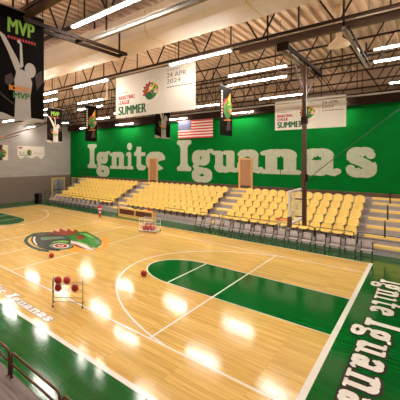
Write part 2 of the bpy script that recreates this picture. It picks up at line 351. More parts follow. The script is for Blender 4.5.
# ------------------------------------------------------------------ walls
far = struct(MB().box(-16.2, 19.2, 14.98, 15.2, 2.77, 8.5).box(-16.2, 19.2, 14.99, 15.2, 0, 2.77).build('wall_far', 'wall_green'))
struct(MB().box(-13.8, 19, 14.90, 14.978, 2.5, 2.77).build('baseboard_far', 'skirt'))
struct(MB().box(-16.2, 19.2, 14.98, 15.2, 8.5, 11.2).build('wall_far_upper', 'upper_tan'))
wl = struct(MB().box(-16.3, -16, -15, 15, 0, 11.2).build('wall_left', 'block'))
struct(MB().box(-16, -15.985, -15, 14.978, 0.0, 2.86).build('trim_1', 'dado'))
struct(MB().box(-16.2, 19.2, -15.2, -15, 0, 11.2).build('wall_near', 'block'))
struct(MB().box(19, 19.3, -15, 15, 0, 11.2).build('wall_right', 'block'))
# corrugated roof
mb = MB(); prof = []
x = -16.2; P = .30
while x < 19.3: prof += [(x, 10.75), (x + .12, 10.75), (x + .15, 10.62), (x + .27, 10.62)]; x += P
n = len(prof)
mb.add([(p[0], -15.2, p[1]) for p in prof] + [(p[0], 15.2, p[1]) for p in prof] , [(i, i + 1, n + i + 1, n + i) for i in range(n - 1)])
ceil = struct(mb.build('ceiling', 'deck'))
struct(MB().box(-16.4, 19.4, -15.2, 15.2, 10.9, 11.1).build('ceiling_cover', 'upper')); 

# wall words
WL = [('I', -12.83, -11.42), ('g', -11.34, -9.33), ('n', -9.26, -7.21), ('i', -7.07, -6.1), ('t', -6.02, -4.52), ('e', -4.45, -2.35),
      ('I', -1.03, .31), ('g', .45, 2.31), ('u', 2.31, 4.27), ('a', 4.34, 6.1), ('n', 6.1, 8.5), ('a', 8.75, 10.72), ('s', 11.05, 12.6)]
WL = [(c, a, b, 3.82, 1.70 if c == 'I' else 1.80) for c, a, b in WL]
lettering('wall_lettering', WL, lambda u, v, l: (u, 14.972 - l, v), 'letter', far, g=.03, thick=.012)

# doors on the green wall
def wall_door(n, x0, x1, z0, z1):
    y = 14.98; fr = MB(); t = .12
    fr.box(x0, x0 + t, y - .12, y, z0, z1).box(x1 - t, x1, y - .12, y, z0, z1).box(x0 + t, x1 - t, y - .12, y, z1 - t, z1).box(x0 + t, x1 - t, y - .12, y, z0, z0 + .05)
    d = struct(fr.build(n, 'door_frame')); MB().box(x0 + t, x1 - t, y - .06, y - .005, z0 + .05, z1 - t).build('door_panel', 'door_leaf', d)
    MB().tube([(x1 - t - .1, y - .06, z0 + 1.05), (x1 - t - .1, y - .11, z0 + 1.05), (x1 - t - .22, y - .11, z0 + 1.05)], .012).build('door_handle', 'silver', d)
wall_door('door_1', -4.16, -3.12, 2.5, 5.02); wall_door('door_2', 4.42, 5.46, 2.5, 4.98)
# glazed yellow framed doors at the far left
def glazed(n, along, c, a0, a1, z1, mull):
    def bx(mb, u0, u1, w0, w1, z0, z1_):
        return mb.box(u0, u1, c - w1, c - w0, z0, z1_) if along == 'x' else mb.box(c + w0, c + w1, u0, u1, z0, z1_)
    fr = MB(); t = .12
    bx(fr, a0, a0 + t, 0, .1, 0, z1); bx(fr, a1 - t, a1, 0, .1, 0, z1); bx(fr, a0 + t, a1 - t, 0, .1, z1 - t, z1)
    d = struct(fr.build(n, 'yellow_frame')); g = MB(); bx(g, a0 + t, a1 - t, .01, .03, 0, z1 - t); g.build('door_glass', 'pane', d)
    for k in range(1, mull + 1):
        u = a0 + (a1 - a0) * k / (mull + 1); b = MB(); bx(b, u - .04, u + .04, .03, .09, 0, z1 - t); b.build('door_stile', 'post', d)
    b = MB(); bx(b, a0 + t, a1 - t, .03, .08, 1.0, 1.08); b.build('push_bar', 'black_tube', d)
glazed('door_3', 'y', -15.985, 11.77, 13.94, 2.5, 1); glazed('door_4', 'x', 14.98, -15.7, -13.95, 2.5, 1)

# ------------------------------------------------------------------ terraces
YF, RD, RH, Z0 = 9.69, .9265, .35, .45
def terrace(name, x0, x1, sgn, m, top):
    pr = [(YF, -.0)]
    z = Z0
    for k in range(5):
        pr += [(YF + k * RD, z), (YF + (k + 1) * RD, z)] ; z += RH
    if top: pr += [(14.323, 2.2), (14.65, 2.2), (14.65, 2.5), (14.9, 2.5), (14.9, 0)]
    else: pr += [(14.95, 1.85), (14.95, 0)]
    # remove duplicates
    q = []
    for p in pr:
        if not q or (abs(q[-1][0] - p[0]) + abs(q[-1][1] - p[1])) > 1e-4: q.append(p)
    return struct(MB().prism([(sgn * p[0], p[1]) for p in q], x0, x1, 'yz').build(name, m))
ter = terrace('seating_terrace', -13.8, 19, 1, 'concrete', True)
near = terrace('near_terrace', -16, 19, -1, 'walk', False)
# joint line in the front riser
MB().box(-13.8, 19, YF - .012, YF, .24, .26).build('riser_joint', 'dado', ter)
AIS = [(-4.72, -3.56), (3.98, 5.22), (12.36, 19), (-13.8, -12.5)]
mbs = []
for (a, b) in AIS:
    for k in range(7):
        y = YF + k * RD if k < 5 else (14.323, 14.65)[k - 5]; z = Z0 + k * RH if k < 5 else (2.2, 2.5)[k - 5]
        d = .44 if k < 5 else .25
        MB().box(a + .02, b - .02, y - .012, y + d, z - .11, z + .012).build('step_nosing', 'yellow_edge', ter)

# ------------------------------------------------------------------ stadium seats
def make_seat():
    t = thing('stadium_seat', 'seat', 'seat', (0, 0, 0))
    NU, NV = 9, 12
    # backrest: tombstone shape, slightly dished, tilted back
    def sheet(fn, th, nm):
        mb = MB(); A = []; B = []
        for j in range(NV):
            for i in range(NU):
                u = -1 + 2 * i / (NU - 1); v = j / (NV - 1); p, nrm = fn(u, v); A.append(tuple(p)); B.append(tuple(p + nrm * th))
        n = len(A); fs = []
        for j in range(NV - 1):
            for i in range(NU - 1):
                a = j * NU + i; fs.append((a, a + 1, a + NU + 1, a + NU)); fs.append((n + a, n + a + NU, n + a + NU + 1, n + a + 1))
        for i in range(NU - 1):
            fs.append((i, n + i, n + i + 1, i + 1)); b = (NV - 1) * NU + i; fs.append((b, b + 1, n + b + 1, n + b))
        for j in range(NV - 1):
            a = j * NU; fs.append((a, a + NU, n + a + NU, n + a)); a += NU - 1; fs.append((a, n + a, n + a + NU, a + NU))
        mb.add(A + B, fs); return mb.build(nm, 'seat', t, smooth=True)
    def back(u, v):
        w = .245 if v < .5 else .245 * math.sqrt(max(.02, 1 - ((v - .5) / .52) ** 2.6))
        x = u * w; y = .60 + v * .13 - .04 * (1 - u * u) * -1 * (1 - .3 * v) - .035; z = .33 + v * .47
        return Vector((x, y, z)), Vector((0, -1, .2)).normalized()
    def pan(u, v):
        w = .225 * (1 - .12 * max(0, (v - .75) * 4) ** 2); y = .60 - v * .44; z = .35 + .03 * u * u + (-.045 * max(0, (v - .8) * 5) ** 2) + .02 * v
        return Vector((u * w, y, z)), Vector((0, 0, 1))
    sheet(back, .022, 'backrest'); sheet(pan, .022, 'seat_pan')
    MB().box(-.03, .03, .46, .52, .0, .38).box(-.10, .10, .42, .58, 0, .015).box(-.15, .15, .45, .50, .345, .372).build('mounting_bracket', 'bracket', t)
    return t
seat0 = make_seat()
ORD = ['first', 'second', 'third', 'fourth', 'fifth', 'sixth', 'seventh', 'eighth', 'ninth', 'tenth', 'eleventh', 'twelfth', 'thirteenth', 'fourteenth']
ROW = ['front row', 'second row up', 'middle row', 'fourth row up', 'top row']
SEC = [('left', -12.3, -4.85, 14), ('middle', -3.46, 3.93, 14), ('right', 5.28, 12.13, 13)]
first = True
for nm, a, b, n in SEC:
    for k in range(5):
        for i in range(n):
            x = a + (b - a) * (i + .5) / n
            lab = f'yellow plastic stadium seat, {ROW[k]} of the {nm} block, {ORD[i]} from its left end'
            loc = (x, YF + k * RD + .02, Z0 + k * RH)
            grp = f'yellow seats of the {nm} block'
            if first: seat0.location = loc; seat0['label'] = lab; seat0['group'] = grp; first = False
            else: dup(seat0, loc, 0, lab, grp)

# ------------------------------------------------------------------ railings
def rail_module(x0, x1, y, z0, h, r, m, label, group):
    t = thing('railing', label, 'railing', ((x0 + x1) / 2, y, z0), 0, group); w = (x1 - x0) / 2; c = .1
    pts = [(-w, 0, 0), (-w, 0, h - c)] + [(-w + c - c * math.cos(a), 0, h - c + c * math.sin(a)) for a in (.4, .8, 1.2)] + [(-w + c, 0, h), (w - c, 0, h)] + [(w - c + c * math.sin(a), 0, h - c + c * math.cos(a)) for a in (.4, .8, 1.2)] + [(w, 0, h - c), (w, 0, 0)]
    MB().tube(pts, r).build('frame_tube', m, t, smooth=True); MB().tube([(-w, 0, h * .55), (w, 0, h * .55)], r * .85).build('middle_rail', m, t, smooth=True)
    for s in (-1, 1): MB().bevbox(s * w - .024, s * w + .024, -.05, .05, 0, .015, .004).build('base_plate', m, t)
    return t
ng = 'tube railings along the near stand'
for i, (a, b, w) in enumerate([(10.53, 12.1, 'right-hand of the bronze railings at the lower left, only its corner in view'), (8.93, 10.45, 'middle of the bronze tube railings at the lower left'), (7.25, 8.83, 'bronze tube railing on the near stand cut by the left picture edge')]):
    rail_module(a, b, -9.78, .45, .53, .028, 'rail', w, ng)
fgp = 'railings along the front of the far stand'
for a, b, w in [(-12.2, -10.3, 'dark railing before the left block, first from its left end'), (-10.25, -8.35, 'dark railing before the left block, second from its left end'), (-8.3, -6.4, 'dark railing before the left block, third from its left end'), (-6.35, -4.6, 'dark railing before the left block, at its right end'),
             (.75, 2.45, 'dark railing before the middle block, just right of the scorer table'), (3.7, 5.02, 'dark railing across the foot of the aisle below the right wall door'),
             (5.2, 6.88, 'dark railing before the right block, first from its left end'), (6.93, 8.6, 'dark railing before the right block, second from its left end'), (8.65, 10.35, 'dark railing before the right block, below the basketball hoop'), (10.4, 12.05, 'dark railing before the right block, at its right end'),
             (12.2, 14.6, 'dark railing at the foot of the wide steps on the far right')]:
    rail_module(a, b, YF + .06, .45, .58, .02, 'black_tube', w, fgp)
# stair handrails (right)
for i, (k, w) in enumerate([(1, 'lowest'), (3, 'middle'), (5, 'topmost')]):
    y = YF + k * RD; z = Z0 + min(k, 5) * RH if k < 5 else 2.2; 
    if k == 5: y = 14.4
    t = thing('handrail_post', f'dark upright handrail post on the wide right steps, {w} of three', 'handrail', (13.18, y, z), 0, 'handrail posts on the wide right steps')
    MB().tube([(0, 0, 0), (0, 0, .78)], .032).build('upright', 'black_tube', t); MB().tube([(0, -.3, .62), (0, 0, .80), (0, .12, .86)], .02).build('grip', 'black_tube', t)
    MB().bevbox(-.05, .05, -.05, .05, 0, .015, .004).build('base_plate', 'black_tube', t)
# tall aisle post and left end rails
t = thing('aisle_post', 'tall thin dark post at the left end of the scorer table', 'post', (-3.55, 9.2, 0)); MB().tube([(0, 0, 0), (0, 0, 1.45)], .025).build('pole', 'black_tube', t); MB().bevbox(-.08, .08, -.08, .08, 0, .02, .005).build('base_plate', 'black_tube', t)
def end_rail(label, p0, p1, h, nrail):
    t = thing('guard_rail', label, 'railing', p0, 0, 'guard rails at the left end of the far stand'); d = Vector(p1) - Vector(p0); n = max(2, int(d.length / .9) + 1)
    for i in range(n):
        q = d * i / (n - 1); MB().tube([q, q + Vector((0, 0, h))], .022).build('upright', 'black_tube', t)
    for k in range(nrail):
        z = Vector((0, 0, h * (k + 1) / nrail)); MB().tube([z, z + d], .02).build('rail', 'black_tube', t)
end_rail('dark guard rail with three bars beside the yellow framed glass door', (-15.2, 10.1, 0), (-13.95, 10.1, 0), 1.15, 3)
end_rail('dark sloping guard rail up the left edge of the far stand', (-13.72, 10.3, .8), (-13.72, 14.0, 2.0), 1.0, 3)
end_rail('dark guard rail on the top landing below the first wall letter', (-13.7, 14.78, 2.5), (-12.6, 14.78, 2.5), 1.3, 3)

# ------------------------------------------------------------------ courtside chairs
def make_chair():
    t = thing('folding_chair', 'chair', 'chair'); w = .21
    for s in (-1, 1):
        MB().tube([(s * w, -.24, .011), (s * w, .02, .45), (s * w, .14, .64), (s * w, .17, .84)], .018).build('side_frame', 'black_tube', t, smooth=True)
        MB().tube([(s * (w - .025), .22, .011), (s * (w - .03), -.16, .45)], .016).build('leg', 'black_tube', t, smooth=True)
    MB().tube([(-w, -.155, .15), (w, -.155, .15)], .01).build('stretcher', 'black_tube', t); MB().tube([(-w + .03, .14, .1), (w - .03, .14, .1)], .01).build('stretcher', 'black_tube', t)
    MB().bevbox(-.205, .205, -.2, .19, .44, .475, .014).build('seat', 'chair_grey', t)
    b = MB(); prof = [(-.2, .0), (-.1, .022), (0, .03), (.1, .022), (.2, 0)]
    for z0, z1 in ((.58, .86),):
        A = [(x, .13 + .10 * (z - .58) / .28 * .6 + d, z) for z in (z0, z0 + .02, z1 - .06, z1 - .015, z1) for x, d in ([(p[0] * (1 if z < z1 - .02 else .93), p[1]) for p in prof])]
        B = [(x, y + .03, z) for x, y, z in A]; n = len(A); fs = []
        for j in range(4):
            for i in range(4):
                a = j * 5 + i; fs += [(a, a + 1, a + 6, a + 5), (n + a, n + a + 5, n + a + 6, n + a + 1)]
        for i in range(4): fs += [(i, n + i, n + i + 1, i + 1), (20 + i, 21 + i, n + 21 + i, n + 20 + i)]
        for j in range(4): fs += [(j * 5, j * 5 + 5, n + j * 5 + 5, n + j * 5), (j * 5 + 4, n + j * 5 + 4, n + j * 5 + 9, j * 5 + 9)]
        b.add(A + B, fs)
    b.build('backrest', 'chair_grey', t, smooth=True)
    return t
ch0 = make_chair(); used = False
nr = 13
for i in range(nr):
    x = 12.68 - .605 * i
    lab = f'grey folding chair before the right block, {ORD[i]} from the right'
    if not used: ch0.location = (x, 8.34, 0); ch0['label'] = lab; ch0['group'] = 'grey chairs lined up before the right block'; used = True
    else: dup(ch0, (x, 8.34 + .0 * i, 0), random.uniform(-.06, .06), lab, 'grey chairs lined up before the right block')
for i, x in enumerate((4.75, 4.12)):
    dup(ch0, (x, 8.45, 0), .05 - .1 * i, f'grey folding chair at the aisle foot below the right wall door, {("right", "left")[i]} of two', 'grey chairs at the aisle foot')
for i in range(12):
    dup(ch0, (-5.9 - .62 * i, 8.95, 0), random.uniform(-.06, .06), f'grey folding chair with black frame before the left block, {ORD[i]} from the right', 'grey chairs lined up before the left block')

# ------------------------------------------------------------------ scorer table
t = thing('scorer_table', 'long yellow wood scorer table with two maroon front panels below the middle block', 'table', (-1.2, 8.45, 0)); W = 1.72
MB().bevbox(-W, W, -.02, .5, .74, .79, .01).build('table_top', 'honey', t)
for x in (-W, -.06, W - .12): MB().bevbox(x, x + .12, 0, .1, 0, .74, .008).build('upright', 'honey', t)
for x in (-W, W - .06): MB().bevbox(x, x + .06, .1, .48, 0, .74, .006).build('side_panel', 'honey', t)
for a, b in ((-W + .12, -.06), (.06, W - .12)):
    MB().box(a, b, .03, .055, .24, .66).build('front_panel', 'table_panel', t); MB().box(a, b, .01, .06, 0, .24).build('lower_board', 'honey', t); MB().box(a, b, .01, .06, .66, .74).build('upper_board', 'honey', t)
# small things on the table
b = thing('desk_box', 'small red box on the scorer table top', 'box', (.02, 8.72, .79)); MB().bevbox(-.11, .11, -.08, .08, 0, .14, .012).build('case', 'red', b); MB().box(-.07, .07, -.05, .05, .14, .147).build('lid', 'b_red', b)
for i, (x, w) in enumerate([(-1.35, 'dark desk unit on the scorer table, leftmost of three'), (-.75, 'dark desk unit on the scorer table, middle of three'), (.42, 'dark desk unit on the scorer table, right of the red box')]):
    b = thing('control_unit', w, 'electronics', (x, 8.72, .79), .1 * i, 'dark desk units on the scorer table'); MB().bevbox(-.15, .15, -.1, .1, 0, .06, .01).build('case', 'bin', b); MB().box(-.1, .1, -.06, .06, .06, .066).build('key_panel', 'chair_grey', b)

# ------------------------------------------------------------------ balls
def make_ball(label, loc, group=None):
    t = thing('basketball', label, 'basketball', loc, 0, group); r = .125
    sk = MB().sphere((0, 0, r), r, 28, 18).build('ball_skin', 'ball', t, smooth=True)
    s = MB(); s.torus((0, 0, r), r, .0022, (0, 0, 1), 32, 5).torus((0, 0, r), r, .0022, (1, 0, 0), 32, 5); s.torus((r * .55, 0, r), r * .84, .0022, (1, 0, 0), 28, 5).torus((-r * .55, 0, r), r * .84, .0022, (1, 0, 0), 28, 5); s.build('seam', 'seam', sk)
    return t
ball0 = make_ball('lone red ball on the court just below the painted lizard emblem', (2.21, -3.17, .009))
dup(ball0, (6.73, -1.86, .006), .7, 'lone red ball on the court beside the rounded tip of the green key')
# ball rack
rk = thing('ball_rack', 'silver tube ball rack on dark wheels standing on the near half of the court', 'rack', (6.59, -6.07, .004), math.radians(44))
wx, wy = .5, .17
for sx in (-1, 1):
    for sy in (-1, 1):
        h = .92
        MB().tube([(sx * wx, sy * wy, .07), (sx * wx, sy * wy, h)], .014).build('upright', 'silver', rk)
        w = MB().torus((sx * wx, sy * wy, .038), .024, .014, (0, 1, 0), 16, 6); o = w.build('wheel', 'wheel', rk, smooth=True)
    for zb in (.2, .5, .75, .9): MB().tube([(sx * wx, -wy, zb), (sx * wx, wy, zb)], .011).build('end_bar', 'silver', rk)
for z in (.2, .5, .75):
    for sy in (-1, 1): MB().tube([(-wx, sy * (.17 if z < .3 else .085), z), (wx, sy * (.17 if z < .3 else .085), z)], .011).build('ball_rail' if z > .3 else 'bottom_rail', 'silver', rk)
def onrack(u, z):
    a = math.radians(44); return (6.59 + u * math.cos(a), -6.07 + u * math.sin(a), z)
dz = math.sqrt(.136 ** 2 - .085 ** 2) - .125
for (u, z, w) in [(-.33, .75, 'red ball on the top tier of the rack, left one'), (-.03, .75, 'red ball on the top tier of the rack, right one'), (-.33, .5, 'red ball on the lower tier of the rack, under the left top ball'), (.24, .5, 'red ball on the lower tier of the rack, at its right side')]:
    dup(ball0, onrack(u, z + dz + .004), random.random(), w, 'red balls on the silver rack')
# wire cage trolley
cg = thing('ball_cage', 'white wire ball cage trolley in front of the scorer table', 'trolley', (2.15, 5.55, .004), math.radians(12)); cx, cy, H = .55, .5, .85
for sx in (-1, 1):
    for sy in (-1, 1):
        MB().tube([(sx * cx, sy * cy, .1), (sx * cx, sy * cy, H)], .016).build('upright', 'white', cg); MB().torus((sx * cx, sy * cy, .05), .032, .018, (0, 1, 0), 16, 6).build('wheel', 'wheel', cg)
for z in (.12, .48, H):
    MB().tube([(-cx, -cy, z), (cx, -cy, z), (cx, cy, z), (-cx, cy, z), (-cx, -cy, z)], .014).build('hoop_rail', 'white', cg)
for sy in (-1, 1):
    m_ = MB()
    for i in range(1, 6): xx = -cx + 2 * cx * i / 6; m_.tube([(xx, sy * cy, .12), (xx, sy * cy, H)], .003, 5)
    for i in range(1, 5): zz = .12 + (H - .12) * i / 5; m_.tube([(-cx, sy * cy, zz), (cx, sy * cy, zz)], .003, 5)
    m_.build('wire_mesh', 'white', cg)
for sx in (-1, 1):
    m_ = MB()
    for i in range(1, 6): yy = -cy + 2 * cy * i / 6; m_.tube([(sx * cx, yy, .12), (sx * cx, yy, H)], .003, 5)
    m_.build('wire_mesh', 'white', cg)
m_ = MB().box(-cx, cx, -cy, cy, .105, .12); m_.build('tray', 'white', cg)
wh = ['front left', 'front centre', 'front right', 'back left', 'back centre', 'back right']
q = 0
for sy in (-.2, .12):
    for ux in (-.28, 0, .28):
        a = math.radians(12); uu, vv = ux, sy - .12
        dup(ball0, (2.15 + uu * math.cos(a) - vv * math.sin(a), 5.55 + uu * math.sin(a) + vv * math.cos(a), .125), random.random(), f'red ball lying in the wire cage trolley, {wh[q]}', 'red balls in the wire cage'); q += 1
for j, (ux, uy) in enumerate([(-.14, -.16), (.14, -.16)]):
    dup(ball0, (2.15 + ux, 5.55 + uy + ux * .2, .125 + .19), random.random(), f'red ball on top of the others in the cage, {("left", "right")[j]}', 'red balls in the wire cage')
# small red and white stand
st = thing('marker_stand', 'small red and white stand on dark feet near the far sideline', 'stand', (-3.08, 6.3, .004))
MB().bevbox(-.12, .12, -.1, .1, .88, 1.1, .02).build('head', 'red', st); MB().bevbox(-.125, .125, -.105, .105, .78, .88, .01).build('collar', 'white', st)
MB().tube([(0, 0, .2), (0, 0, .78)], .09, 12).build('body', 'red', st, smooth=True); MB().tube([(0, 0, .52), (0, 0, .60)], .094, 12).build('band', 'white', st)
for s in (-1, 1): MB().tube([(0, 0, .22), (s * .2, -.05, .02)], .015).build('foot', 'black_tube', st); 
MB().tube([(0, 0, .22), (0, .2, .02)], .015).build('foot', 'black_tube', st)
# black bin
bn = thing('loudspeaker', 'black box shaped loudspeaker standing on the floor by the left wall', 'speaker', (-13.55, 7.9, 0), .3)
MB().bevbox(-.32, .32, -.32, .32, .06, 1.15, .04).build('cabinet', 'bin', bn); MB().bevbox(-.27, .27, -.335, -.32, .12, 1.08, .005).build('grille', 'black_cloth', bn)
MB().box(-.26, .26, -.26, .26, 0, .06).build('plinth', 'bin', bn); MB().tube([(-.15, 0, 1.14), (-.15, 0, 1.21), (.15, 0, 1.21), (.15, 0, 1.14)], .015).build('handle', 'black_tube', bn)

# ------------------------------------------------------------------ roof steel
def make_truss(zb=9.0, zt=10.45):
    t = thing('roof_truss', '', 'truss', (1.5, 0, zb), 0, 'roof trusses spanning along the hall'); x0, x1 = -17.5, 17.5; h = zt - zb; p = 2.0
    mb_ = MB().box(x0, x1, -.06, -.03, -.04, .03).box(x0, x1, .03, .06, -.04, .03)
    for k in range(40): mb_.box(x0 + .4 + k * .87, x0 + .5 + k * .87, -.03, .03, -.03, .01)
    mb_.build('bottom_chord', 'steel', t); MB().box(x0, x1, -.05, .05, h - .04, h + .04).build('top_chord', 'steel', t)
    w_ = .36
    a_ = MB().tube([(-w_, 0, h / 2), (w_, 0, -h / 2)], .021, sq=True).build('diagonal_brace', 'steel', t); b_ = MB().tube([(-w_, 0, -h / 2), (w_, 0, h / 2)], .021, sq=True).build('diagonal_brace', 'steel', t)
    v_ = MB().tube([(0, 0, -h / 2), (0, 0, h / 2)], .018, sq=True).build('upright_brace', 'steel', t)
    x = x0; f_ = True
    while x < x1 - .1:
        for q_, dx in ((a_, w_ + .14), (b_, p - .14 - w_ - .28 + .14), (v_, p - .28 + .28)):
            o_ = q_ if f_ else q_.copy()
            if not f_: C.objects.link(o_)
            o_.parent = t; o_.location = (x + dx, 0, h / 2)
        f_ = False; x += p
    return t
TY = [(-11.6, 'brown steel roof truss over the near stand, nearest to the viewer'), (-6.7, 'brown steel roof truss between the big player banner and the cream duct'), (-1.3, 'brown steel roof truss just beyond the cream duct'), (3.8, 'brown steel roof truss crossing above the hoop, second beyond the cream duct'),
      (6.5, 'brown steel roof truss, third beyond the cream duct'), (9.2, 'brown steel roof truss, fourth beyond the cream duct'), (11.5, 'brown steel roof truss just in front of the far summer banner'), (13.7, 'brown steel roof truss closest to the green wall')]
tr0 = make_truss()
for i, (y, l) in enumerate(TY):
    if i == 0: tr0.location = (1.5, y, 9.0); tr0['label'] = l
    else: dup(tr0, (1.5, y, 9.0), 0, l)
struct(MB().box(-16, 19, 14.5, 14.9, 8.42, 9.15).build('trim_2', 'steel'))
# duct
t = thing('air_duct', 'long cream air duct running under the roof along the hall', 'duct', (1.5, -3.6, 9.05))
pr = [(-.85, .45), (-.8, .12), (-.6, 0), (.6, 0), (.8, .12), (.85, .45), (.8, .85), (-.8, .85)]
MB().prism(pr, -17.5, 17.5, 'yz').build('duct_body', 'duct', t)
for x in range(-17, 18, 3): MB().prism([(p[0] * 1.012, p[1] * 1.012 - .006) for p in pr], x, x + .03, 'yz').build('duct_seam', 'honey', t)
for x in range(-16, 18, 4): MB().box(x, x + .05, -.03, .03, .85, 1.6).build('duct_hanger', 'steel', t)

# lamps
def make_lamp(hang, twin):
    t = thing('batten_lamp', 'lamp', 'lamp'); L = 1.12
    for q in ((0, .42) if twin else (0,)):
        MB().prism([(a, b + q) for a, b in [(-.06, .0), (.06, .0), (.06, .045), (.048, .045), (.048, .012), (-.048, .012), (-.048, .045), (-.06, .045)]], -L, L, 'yz').build('lamp_housing', 'housing', t)
        MB().prism([(a, b + q) for a, b in [(-.055, 0), (-.045, -.035), (.045, -.035), (.055, 0)]], -L + .03, L - .03, 'yz').build('lamp_diffuser', 'lamp', t)
        MB().box(-L + .05, L - .05, -.042, .042, .0125 + q, .022 + q).build('added_uplight_strip', 'added_uplight', t)  # added glowing strip, sunk in the housing, lights the roof from below
        for s in (-1, 1): MB().box(s * L - .02 * s, s * L + .015 * s, -.063, .063, -.038 + q, .05 + q).build('end_cap', 'housing', t)
    for s in (-1, 1): MB().tube([(s * L * .8, 0, .012), (s * L * .8, 0, hang)], .006, 5).build('suspension_wire', 'cable', t)
    return t
rows = {
 'in the row nearest the green wall': (14.1, 8.6, [-12.2, -6.6, -.75, 4.65, 10.1, 15.5]),
 'in the second row from the green wall': (8.0, 8.5, [-14.6, -9.9, -4.6, 4.65, 9.2, 14.6]),
 'between the middle and second rows': (6.3, 8.5, [-.44]),
 'with twin tubes in the middle row': (1.9, 8.3, [-9.75, -4.88, 0, 4.8, 9.8, 14.55]),
 'with twin tubes just right of the big player banner': (-1.8, 8.3, [-.1]),
 'in the row beside the cream duct': (-2.1, 8.6, [-6, 3.85, 9.2, 14.55]),
 'in the row by the player banner': (-7.35, 8.6, [-9, -4.2, .6, 4.8, 9.3, 14]),
 'in the row over the near stand': (-11.2, 8.6, [-6, 0, 6, 12])}
protos = {}
for nm, (y, zz, xs) in rows.items():
    for i, x in enumerate(sorted(xs)):
        yy = y
        lab = f'white batten lamp {nm}, {ORD[i]} from the left' if len(xs) > 1 else f'white batten lamp {nm}'.rstrip(',')
        key = (zz, 'twin' in nm)
        if key not in protos:
            protos[key] = o_ = make_lamp(10.625 - zz, key[1]); o_.location = (x, yy, zz); o_['label'] = lab; o_['group'] = 'batten lamps under the roof'
        else: dup(protos[key], (x, yy, zz), 0, lab, 'batten lamps under the roof')

# round cream vents
def vent(loc, label):
    t = thing('roof_vent', label, 'vent', loc, 0, 'round roof vents'); K = 24
    pr_ = [(.06, .9), (.10, .3), (.30, .10), (.33, .0), (.28, -.03)]; mb = MB()
    A = [(r * math.cos(2 * PI * i / K), r * math.sin(2 * PI * i / K), z) for r, z in pr_ for i in range(K)]
    mb.add(A, [(j * K + i, j * K + (i + 1) % K, (j + 1) * K + (i + 1) % K, (j + 1) * K + i) for j in range(len(pr_) - 1) for i in range(K)] + [tuple(4 * K + i for i in range(K))]).build('vent_hood', 'duct', t, smooth=True)
    MB().tube([(0, 0, .85), (0, 0, 10.7 - loc[2])], .08, 12).build('vent_pipe', 'duct', t, smooth=True)
vent((12.5, 2.0, 9.1), 'round cream vent under the roof right of the hoop hoist')
vent((-.5, 4.2, 9.1), 'small round cream vent under the roof left of the large summer banner')
# ------------------------------------------------------------------ banners
FT = {}
def text(body, w, h, place, m, parent, name='lettering', bold=0.):
    """flat lettering from the built-in font, stretched into w x h, placed by place(u, v)"""
    cu = bpy.data.curves.new('txt', 'FONT'); cu.body = body; cu.fill_mode = 'FRONT' if hasattr(cu, 'fill_mode') else cu.fill_mode; cu.offset = 0
    o = bpy.data.objects.new('txt', cu); C.objects.link(o); bpy.context.view_layer.update()
    me = bpy.data.meshes.new_from_object(o.evaluated_get(bpy.context.evaluated_depsgraph_get())); bpy.data.objects.remove(o); bpy.data.curves.remove(cu)
    xs = [v.co.x for v in me.vertices]; ys = [v.co.y for v in me.vertices]; a, b, c, d = min(xs), max(xs), min(ys), max(ys)
    base = [((v.co.x - a) / (b - a) * w, (v.co.y - c) / (d - c) * h) for v in me.vertices]; fcs = [tuple(p.vertices) for p in me.polygons]; VV = []; FF = []
    sh = bold * w * 7 / max(4, len(body))
    for k_, dx in enumerate((0,) if not bold else (-sh, -sh / 2, 0, sh / 2, sh)):
        o_ = len(VV); VV += [tuple(place(u + dx, v)) for u, v in base]; FF += [tuple(o_ + i for i in f_) for f_ in fcs]
    me = bpy.data.meshes.new(name); me.from_pydata(VV, [], FF)
    me.name = name; me.materials.clear(); me.materials.append(M[m]); r = bpy.data.objects.new(name, me); C.objects.link(r); r.parent = parent; return r
def flat_poly(name, poly, place, m, parent):
    me = bpy.data.meshes.new(name); me.from_pydata([place(*p) for p in poly], [], [tuple(range(len(poly)))]); me.materials.append(M[m])
    o = bpy.data.objects.new(name, me); C.objects.link(o); o.parent = parent; return o
def lizard(place, cx, cy, r, parent):
    L = [('sun_disc', 'b_orange', [(.12 + .78 * math.cos(a / 20 * 2 * PI), .02 + .78 * math.sin(a / 20 * 2 * PI)) for a in range(20)]),
      ('sun_centre', 'b_yellow', [(.42 + .3 * math.cos(a / 16 * 2 * PI), .25 + .3 * math.sin(a / 16 * 2 * PI)) for a in range(16)]),
      ('crest', 'b_red', [(-.55, -.5), (-.98, -.35), (-.75, -.15), (-1.0, .1), (-.72, .2), (-.88, .5), (-.55, .5), (-.55, .8), (-.25, .68), (-.1, .95), (.1, .7), (-.2, .2)]),
      ('lizard_head', 'b_leaf', [(-.45, -.75), (-.75, -.3), (-.6, .25), (-.25, .6), (.2, .72), (.55, .5), (.85, .22), (.9, .05), (.6, 0), (.25, .02), (.1, -.15), (.3, -.3), (.7, -.35), (.62, -.58), (.3, -.85), (-.1, -.92)]),
      ('throat', 'b_green', [(-.45, -.7), (-.6, -.3), (-.2, -.1), (.1, -.3), (.25, -.6), (.1, -.85)]),
      ('mouth', 'b_dark', [(.1, -.08), (.3, .03), (.85, .03), (.8, -.05), (.4, -.12), (.35, -.22), (.68, -.3), (.3, -.3)]),
      ('teeth', 'b_white', [(.3, .03), (.85, .05), (.82, -.06), (.5, -.04), (.3, -.05)]),
      ('eye', 'b_yellow', [(.1, .35), (.3, .46), (.38, .36), (.25, .28)]), ('brow', 'b_dark', [(-.05, .35), (.3, .55), (.45, .42), (.3, .46), (.1, .36)])]
    for i, (n, m, p) in enumerate(L): flat_poly('emblem_' + n, [(cx + u * r, cy + v * r) for u, v in p], lambda u, v, i=i: place(u, v, .002 + .0006 * i), m, parent)
